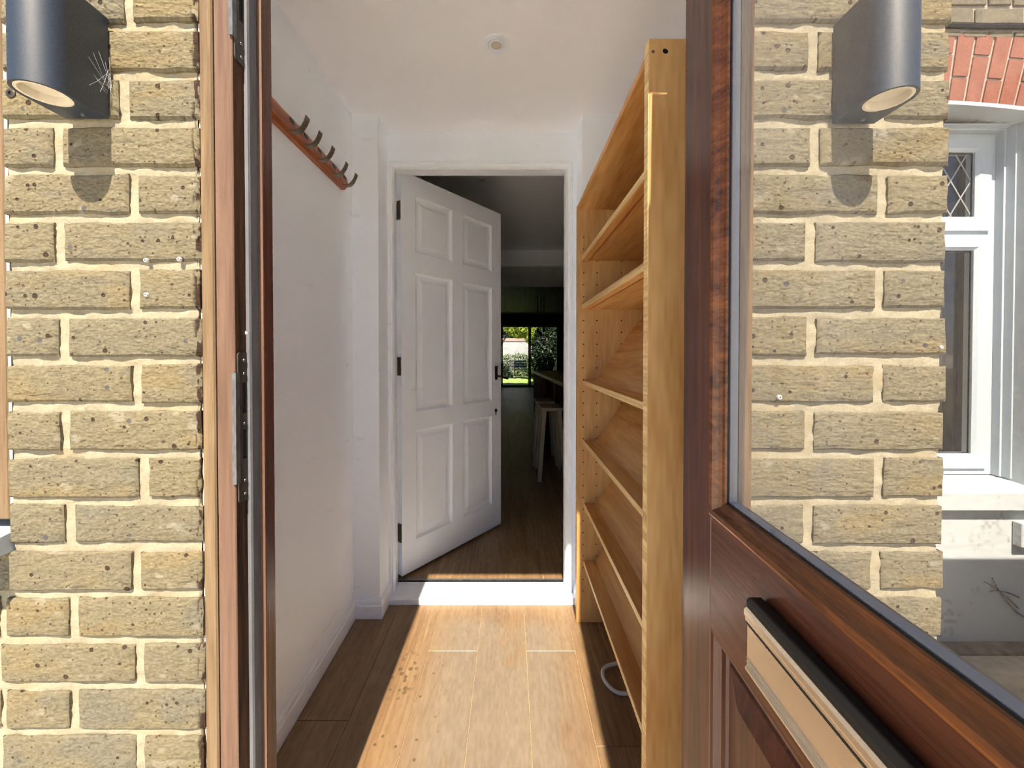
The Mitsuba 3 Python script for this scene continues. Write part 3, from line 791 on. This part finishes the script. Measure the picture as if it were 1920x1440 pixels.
k = thing('kitchen_island', 'dark kitchen island with an olive wooden worktop in the far room', 'kitchen island')
q = math.radians(2.7)
io = (.385, 2.755, .03)
idu, idw = (-math.sin(q), math.cos(q)), (math.cos(q), math.sin(q))
PI_ = lambda m: put(m, io, idu, idw)
add('worktop', PI_(cbox(0, 2.14, 0, .42, .865, .90, .003)), 'm_worktop', k)
add('cabinet', PI_(cbox(.05, 2.10, .15, .41, 0, .8645, .002)), 'm_island', k)
add('end_panel', PI_(cbox(.006, .048, .006, .41, 0, .8645, .002)), 'm_island', k)
add('end_panel', PI_(cbox(2.102, 2.135, .006, .41, 0, .8645, .002)), 'm_island', k)
for d in (.72, 1.40):
    add('cabinet_strip', PI_(cbox(d, d + .03, .144, .1495, .02, .85)), 'm_stool', k)


def stool(cx, cy, label):
    k = thing('stool', label, 'stool', 'pale wooden stools at the kitchen island')
    z0, hs = .03, .635
    add('seat', cbox(cx - .11, cx + .085, cy - .16, cy + .16, z0 + hs - .03, z0 + hs, .006), 'm_stool', k)
    for sx, sy in ((-1, -1), (-1, 1), (1, -1), (1, 1)):
        tx, ty = cx - .01 + sx * .065, cy + sy * .12
        bx, by = cx - .01 + sx * .115, cy + sy * .19
        r = [np.array([(x + a, y + b, z) for a, b in ((-.018, -.018), (.018, -.018), (.018, .018), (-.018, .018))]) for x, y, z in ((bx, by, z0), (tx, ty, z0 + hs - .0305))]
        add('leg', loft(r, caps=True), 'm_stool', k)


stool(.375, 3.58, 'pale wooden stool with splayed legs, nearer of the two at the kitchen island')
stool(.36, 4.06, 'pale wooden stool with splayed legs, farther of the two at the kitchen island')
for i, (x, y, zl) in enumerate(((.62, 8.9, 1.62), (.70, 9.0, 1.55), (.78, 9.1, 1.66))):
    k = thing('pendant_lamp', ('leftmost', 'middle', 'rightmost')[i] + ' of the three slim dark pendant lamps hanging before the garden doors', 'pendant lamp', 'cluster of dark pendant lamps')
    add('cord', tube([(x, y, zl + .08), (x, y, 2.0), (x, y, 2.455)], .008, 8), 'm_black', k)
    add('lamp_shade', lathe([(.012, zl + .10), (.022, zl + .08), (.030, zl), (.026, zl)], 16, 'z', (x, y, 0)), 'm_black', k, smooth=40)

# ------------------------------------------------------------------ garden behind
def lawn_mesh():
    nx, ny = 90, 90
    A, B = np.meshgrid(np.linspace(-3.5, 3.5, nx), np.linspace(13.3, 20.2, ny), indexing='ij')
    z = -.02 + .05 * meshkit.fbm(np.stack([A * 5, B * 5, A * 0], -1), 3, 4)
    idx = np.arange(nx * ny).reshape(nx, ny)
    f = np.stack([idx[:-1, :-1], idx[1:, :-1], idx[1:, 1:], idx[:-1, 1:]], -1).reshape(-1, 4)
    return trimesh.Trimesh(np.stack([A, B, z], -1).reshape(-1, 3), np.vstack([f[:, [0, 1, 2]], f[:, [0, 2, 3]]]), process=False)


add('lawn', lawn_mesh(), 'm_lawn', smooth=True)
tag('lawn', 'green garden lawn lit by the sun beyond the garden doors', 'lawn', kind=S)
add('wall_garden', cat(cbox(-4, 4, 20.0, 20.2, -.1, 1.80), ), 'm_render')
tag('wall_garden', 'white rendered garden wall behind the lawn', 'wall', kind=S)
add('coping', cbox(-4, 4, 19.96, 20.24, 1.80, 1.95), 'm_coping', 'wall_garden')
add('wall_garden_right', cbox(1.95, 2.1, 13.3, 20, -.1, 1.8), 'm_dark_wall')
tag('wall_garden_right', 'dark fence on the right side of the garden', 'fence', kind=S)


def leaves(n, centre, size, leaf, seed, hang=0.0):
    g = np.random.RandomState(seed)
    c = g.normal(size=(n, 3)); c /= np.linalg.norm(c, axis=1, keepdims=True)
    c = c * (g.uniform(.45, 1, (n, 1)) ** .5) * np.array(size) + np.array(centre)
    a = g.normal(size=(n, 3)); a[:, 2] -= hang; a /= np.linalg.norm(a, axis=1, keepdims=True)
    b = np.cross(a, g.normal(size=(n, 3))); b /= np.linalg.norm(b, axis=1, keepdims=True)
    s = leaf * g.uniform(.6, 1.3, (n, 1))
    v = np.stack([c - a * s, c + b * s * .38, c + a * s, c - b * s * .38], 1).reshape(-1, 3)
    i = np.arange(n)[:, None] * 4
    return trimesh.Trimesh(v, np.vstack([i + [0, 1, 2], i + [0, 2, 3]]), process=False)


k = thing('tree', 'garden tree with bright yellow green leaves before the white wall', 'tree')
add('trunk', cat(tube(spline([(-1.05, 17.4, -.05), (-.85, 17.4, .7), (-.55, 17.3, 1.3), (-.2, 17.2, 1.9), (.2, 17.1, 2.5)], 20), np.linspace(.06, .03, 20), 8),
                 tube(spline([(-.85, 17.4, .7), (-.95, 17.3, 1.4), (-.9, 17.3, 2.2)], 12), .03, 8)), 'm_bark', k, smooth=40)
add('foliage', cat(leaves(1700, (.45, 17.1, 2.35), (.75, .5, .50), .11, 11, .6), leaves(700, (.95, 17.0, 1.95), (.35, .4, .45), .10, 12, .8)), 'm_leaf_bright', k)
labels[k + '__foliage'] = {'kind': 'stuff'}
add('inner_foliage', leaves(1500, (-.7, 17.6, 2.45), (.8, .5, .55), .10, 13, .5), 'm_leaf_dark', k)
labels[k + '__inner_foliage'] = {'kind': 'stuff'}
def shrub(label, parts, group=None):
    k = thing('shrub', label, 'shrub', group)
    for c, s, n, leaf, m, sd in parts:
        f = add('foliage', leaves(n, c, s, leaf, sd), m, k)
        labels[f] = {'kind': 'stuff'}
    c, s = parts[0][0], parts[0][1]
    add('stem', tube([(c[0], c[1], -.05), (c[0] + .03, c[1], c[2] * .5), (c[0], c[1], c[2])], .02, 6), 'm_bark', k)


shrub('large dark shrub in shade at the right edge of the garden doors', [((1.30, 14.9, 1.35), (.50, .45, 1.0), 2600, .08, 'm_leaf_dark', 21), ((1.15, 15.3, .7), (.5, .4, .7), 1400, .08, 'm_leaf_mid', 22)])
shrub('dense dark tree mass rising behind the white garden wall', [((-.3, 21.6, 3.0), (3.6, .8, 1.6), 6500, .22, 'm_leaf_dark', 23)])
shrub('low grey green bush at the foot of the garden wall beside the bench', [((-.60, 18.85, .40), (.35, .3, .45), 700, .06, 'm_leaf_mid', 24)])
shrub('wide grey green planting along the garden wall behind the bench', [((.35, 19.6, .55), (1.2, .25, .65), 1700, .07, 'm_leaf_mid', 26)])
shrub('low grey green bush to the right of the garden bench', [((1.35, 19.0, .45), (.42, .3, .5), 800, .06, 'm_leaf_mid', 25)])
k = thing('bench', 'grey blue slatted garden bench before the white wall', 'bench')
for i in range(4):
    add('seat_slat', cbox(-.05, .95, 18.30 + i * .11, 18.39 + i * .11, .41, .435), 'm_bench', k)
for i in range(3):
    add('back_slat', cbox(-.05, .95, 18.735, 18.76, .50 + i * .12, .60 + i * .12), 'm_bench', k)
for x in (-.04, .88):
    for y, h in ((18.31, .409), (18.70, .86)):
        add('leg', cbox(x, x + .06, y, y + .034, .0, h if y < 18.5 else .86), 'm_bench', k)

# ------------------------------------------------------------------ house front on the right: facade, arch, window
YW, YF = 1.935, 1.785                      # window plane, facade plane
FX = F / YF
fx = lambda px: (px - 963) / FX
fz = lambda py: EYE + (664 - py) / FX
WX0, WX1 = 1.10, 2.40
zl = lambda x: 2.233 + .045 * (1 - ((x - 1.75) / .65) ** 2)      # segmental soffit of the arch
top = [(x, zl(x)) for x in np.linspace(WX1, WX0, 14)]
face = Polygon([(RX1 - .004, -.3), (4.2, -.3), (4.2, 2.9), (RX1 - .004, 2.9)]).difference(Polygon([(WX0, .45), (WX1, .45)] + top))
add('wall_facade', prism(face, 'y', YF, 1.934), 'm_oldmortar')
tag('wall_facade', 'house front beside the porch with brick above and white render below', 'wall', kind=S)
add('upper_storey', cat(cbox(-4, 4.2, 1.80, 8.5, 2.905, 5.9), cbox(-4, -1.36, 1.80, 13, -.3, 2.9), cbox(-1.36, .69, 1.80, 1.93, 2.275, 2.9), cbox(4.0, 4.2, 1.95, 8, -.3, 2.9)), 'm_oldmortar', 'wall_facade')
add('render_coat', prism(Polygon([(RX1 - .003, -.3), (4.2, -.3), (4.2, .442), (RX1 - .003, .442)]), 'y', YF - .012, YF - .0005), 'm_render', 'wall_facade', label='white painted render')
rv = [cbox(WX1 - .004, WX1 - .0005, YF - .006, 1.934, .45, 2.23), cbox(WX0 + .0005, WX0 + .004, YF - .006, 1.934, .45, 2.21)]
sof = loft([np.array([(x, YF - .014, zl(x) - .0005), (x, 1.934, zl(x) - .0005), (x, 1.934, zl(x) - .0055), (x, YF - .014, zl(x) - .018)]) for x in np.linspace(WX0, WX1 + .10, 18)], caps=True)
add('reveal', cat(*rv, cbox(WX1 - .003, 3.3, YF - .006, YF - .0005, .45, zl(WX1) - .012)), 'm_render', 'wall_facade', label='white painted window reveal')
add('arch_soffit', sof, 'm_render', 'wall_facade', label='white painted soffit edge')
cx, cz, r0 = 1.75, 2.233 + .045 - 4.7, 4.7
ai = 0
a = -.24
while a < .24:
    n = .0160
    split = .105 if ai % 2 == 0 else .205
    for q0, q1 in ((.006, split), (split + .011, .305)):
        pts = []
        for aa, rr_ in ((a, r0 + q0), (a + n * .83, r0 + q0), (a + n * .83, r0 + q1), (a, r0 + q1)):
            lean = (rr_ - r0) * (.10 * math.copysign(1, aa) * min(1, abs(aa) / .08) + .02)
            pts.append((cx + rr_ * math.sin(aa) + lean, cz + rr_ * math.cos(aa)))
        g = Polygon(pts).buffer(-.0015).buffer(.0015)
        if fx(1740) < np.mean([p[0] for p in pts]) < 2.75:
            add('red_brick', prism(g, 'y', YF - .006 + R.uniform(-.001, .001), YF - .0004), 'm_redbrick', 'wall_facade', label=None)
    a += n
    ai += 1
for row, (z0, z1) in enumerate(((2.558, 2.584), (2.616, 2.686), (2.700, 2.765))):
    x = 1.80 + .06 * row
    while x < 2.8:
        w = .105 if row == 0 else R.choice([.215, .10, .215])
        add('old_brick', cbox(x, x + w, YF - .007 - R.uniform(0, .003), YF - .0004, z0 + R.uniform(-.003, .003), z1 + R.uniform(-.003, .003), .003), 'm_oldbrick', 'wall_facade')
        x += w + .012
tag(add('cable', tube(spline([(1.2, YF - .014, 2.602), (1.6, YF - .013, 2.598), (1.95, YF - .014, 2.604), (2.1, YF - .015, 2.600), (2.25, YF - .014, 2.601), (2.5, YF - .014, 2.594), (3.2, YF - .014, 2.59)], 60), .0125, 8), 'm_black', smooth=40), 'thick black cable running along the brickwork above the red arch', 'cable')

k = thing('window_1', 'white double glazed window with a lead lattice light beside the porch', 'window', kind=S)
wz = lambda py: EYE + (664 - py) * YW / F
wx = lambda px: (px - 963) * YW / F
fp_ = [(0, 0), (.055, 0), (.070, .010), (.070, .050), (0, .050)]


def fprof(y):
    return [(d, y + w) for d, w in fp_]


add('frame', cat(cbox(WX1 - .052, WX1 - .005, YW + .0, YW + .06, .54, 2.212), cbox(WX0 + .005, WX0 + .05, YW, YW + .06, .54, 2.212), cbox(WX0 + .05, WX1 - .052, YW, YW + .06, .54, .572), cbox(WX0 + .05, WX1 - .052, YW, YW + .06, 2.195, 2.212),
                 cbox(WX0 + .05, WX1 - .052, YW, YW + .06, 1.715, 1.738)), 'm_upvc', k)
add('head_trim', cat(cbox(WX0 + .005, WX1 - .005, YW - .035, YW + .05, 2.2125, 2.221), cbox(WX0 + .005, WX1 - .005, YW - .06, YW + .05, 2.2215, 2.230)), 'm_upvc', k)
add('side_trim', cat(cbox(WX1 - .022, WX1 - .0045, YW - .035, YW - .001, .54, 2.212), cbox(WX1 - .012, WX1 - .0045, YW - .070, YW - .036, .54, 2.22)), 'm_upvc', k)
for z0, z1 in ((1.7385, 2.1945), (.5722, 1.7148)):
    for x0, x1 in ((WX0 + .0505, 1.72), (1.722, WX1 - .0525)):
        sk = add('sash', mitre(x0, z0, x1, z1, fprof(YW - .012)), 'm_upvc', k)
        add('pane', trimesh.Trimesh([(x0 + .06, YW + .015, z0 + .06), (x1 - .06, YW + .015, z0 + .06), (x1 - .06, YW + .015, z1 - .06), (x0 + .06, YW + .015, z1 - .06)], [[0, 1, 2], [0, 2, 3]], process=False), 'm_glass', sk)
        add('gasket', mitre(x0 + .0705, z0 + .0705, x1 - .0705, z1 - .0705, [(0, YW + .008), (.004, YW + .008), (.004, YW + .012), (0, YW + .012)]), 'm_black', sk)
        if z0 > 1.5:
            ls = []
            for s in (-1, 1):
                for i in range(-6, 16):
                    xa = x0 + i * .10
                    pts = []
                    seg = Polygon([(xa, z0), (xa + .007, z0), (xa + .007 + s * .36, z0 + .60), (xa + s * .36, z0 + .60)]).intersection(sbox(x0 + .069, z0 + .069, x1 - .069, z1 - .069))
                    if seg.area > 1e-5 and seg.geom_type == 'Polygon':
                        ls.append(prism(seg, 'y', YW + .0125 + .0008 * s, YW + .0138 + .0008 * s))
            add('lead_lattice', cat(*ls), 'm_lead', sk, label='grey lead lattice')
add('stone_sill', prism([(YF - .055, .430), (YF - .055, .528), (YW + .03, .5385), (YW + .03, .430)], 'x', WX0 - .06, WX1 - .005).union(cbox(WX1 - .006, WX1 + .09, YF - .055, YF - .013, .430, .528)) if False else
    cat(prism([(YF - .055, .4425), (YF - .055, .516), (YW + .03, .5385), (YW + .03, .4425)], 'x', WX0 + .005, WX1 - .0052), cbox(WX1 - .0050, WX1 + .09, YF - .055, YF - .013, .4425, .516), cbox(WX0 - .06, WX0 + .0048, YF - .055, YF - .013, .4425, .516)), 'm_render', k, label='white painted stone sill')
add('sill_bracket', cbox(fx(1902), fx(1902) + .10, YF - .050, YF - .0125, .27, .38, .004), 'm_render', 'wall_facade')
# the room behind that window
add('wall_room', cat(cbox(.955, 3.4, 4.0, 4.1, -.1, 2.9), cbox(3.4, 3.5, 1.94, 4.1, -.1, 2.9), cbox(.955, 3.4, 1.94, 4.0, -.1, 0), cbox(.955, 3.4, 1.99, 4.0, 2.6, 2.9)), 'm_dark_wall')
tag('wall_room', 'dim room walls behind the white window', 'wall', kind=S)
xs = np.linspace(1.15, 3.2, 220)
cur = np.stack([xs, 2.10 + .018 * np.sin(xs * 95) + .008 * np.sin(xs * 41)], 1)
cm = loft([np.array([(x, y, z) for x, y in cur]) for z in np.linspace(.45, 1.95, 8)], closed=False)
tag(add('curtain', cm, 'm_curtain', smooth=True), 'brownish net curtain hanging behind the white window', 'curtain')

# paving in front
add('ground', cat(cbox(-30, 30, -40, 1.6, -.5, -.20), cbox(.7, 6, 1.2, 1.78, -.5, -.20)), 'm_street')
tag('ground', 'pale paved ground in front of the house', 'ground', kind=S)
add('soil_strip', cbox(.70, 4, 1.70, 1.772, -.20, -.176), 'm_earth', 'ground')
PS = np.random.RandomState(5)
y = 1.69
row = 0
while y > -1.0:
    d = (.28, .42, .36)[row % 3]
    x = .72 + .17 * (row % 3)
    while x < 4.0:
        w = PS.uniform(.5, .8)
        add('paving_slab', cbox(x, x + w - .012, y - d + .012, y, -.199, -.175 + PS.uniform(-.002, .002), .006), 'm_slab', 'ground')
        x += w
    y -= d
    row += 1
k = thing('twig', 'dry dark twigs of a climber against the white render near the paving', 'twig')
for i, pts in enumerate(([(2.31, YF - .016, -.02), (2.25, YF - .020, .035), (2.20, YF - .016, .075), (2.155, YF - .015, .10)], [(2.31, YF - .018, .03), (2.23, YF - .022, .06), (2.18, YF - .016, .055)], [(2.35, YF - .02, -.06), (2.28, YF - .022, -.02), (2.22, YF - .018, .06), (2.19, YF - .016, .12)])):
    add('branch', tube(spline(pts, 16), np.linspace(.0035, .0012, 16), 6), 'm_bark', k)
# low garden wall just outside the picture that shades the foot of the house front
add('wall_boundary', cbox(1.86, 6.0, 1.02, 1.18, -.2, 1.04), 'm_render')
tag('wall_boundary', 'low white garden wall outside the frame on the right', 'wall', kind=S)

# ------------------------------------------------------------------ side light on the far left
k = thing('window_2', 'wood framed side window with a white sill left of the brick pier', 'window', kind=S)
add('frame', cat(cbox(-.885, -.8085, .629, .70, .868, 1.95, .002), cbox(-1.5, -.885, .629, .70, .868, .93, .002), cbox(-1.5, -.885, .629, .70, 1.88, 1.95, .002)), 'm_frame_pale', k)
add('sealant', cbox(-.8083, -.8030, .6305, .66, .85, 1.95), 'm_sealant', k)
add('pane', trimesh.Trimesh([(-1.5, .66, .93), (-.885, .66, .93), (-.885, .66, 1.88), (-1.5, .66, 1.88)], [[0, 1, 2], [0, 2, 3]], process=False), 'm_glass', k)
sp = [(.560, .818), (.555, .826), (.556, .834), (.562, .839), (.70, .862), (.70, .818)]
add('sill', prism(sp, 'x', -1.5, -.800), 'm_upvc', k, smooth=30, label='white rounded sill')
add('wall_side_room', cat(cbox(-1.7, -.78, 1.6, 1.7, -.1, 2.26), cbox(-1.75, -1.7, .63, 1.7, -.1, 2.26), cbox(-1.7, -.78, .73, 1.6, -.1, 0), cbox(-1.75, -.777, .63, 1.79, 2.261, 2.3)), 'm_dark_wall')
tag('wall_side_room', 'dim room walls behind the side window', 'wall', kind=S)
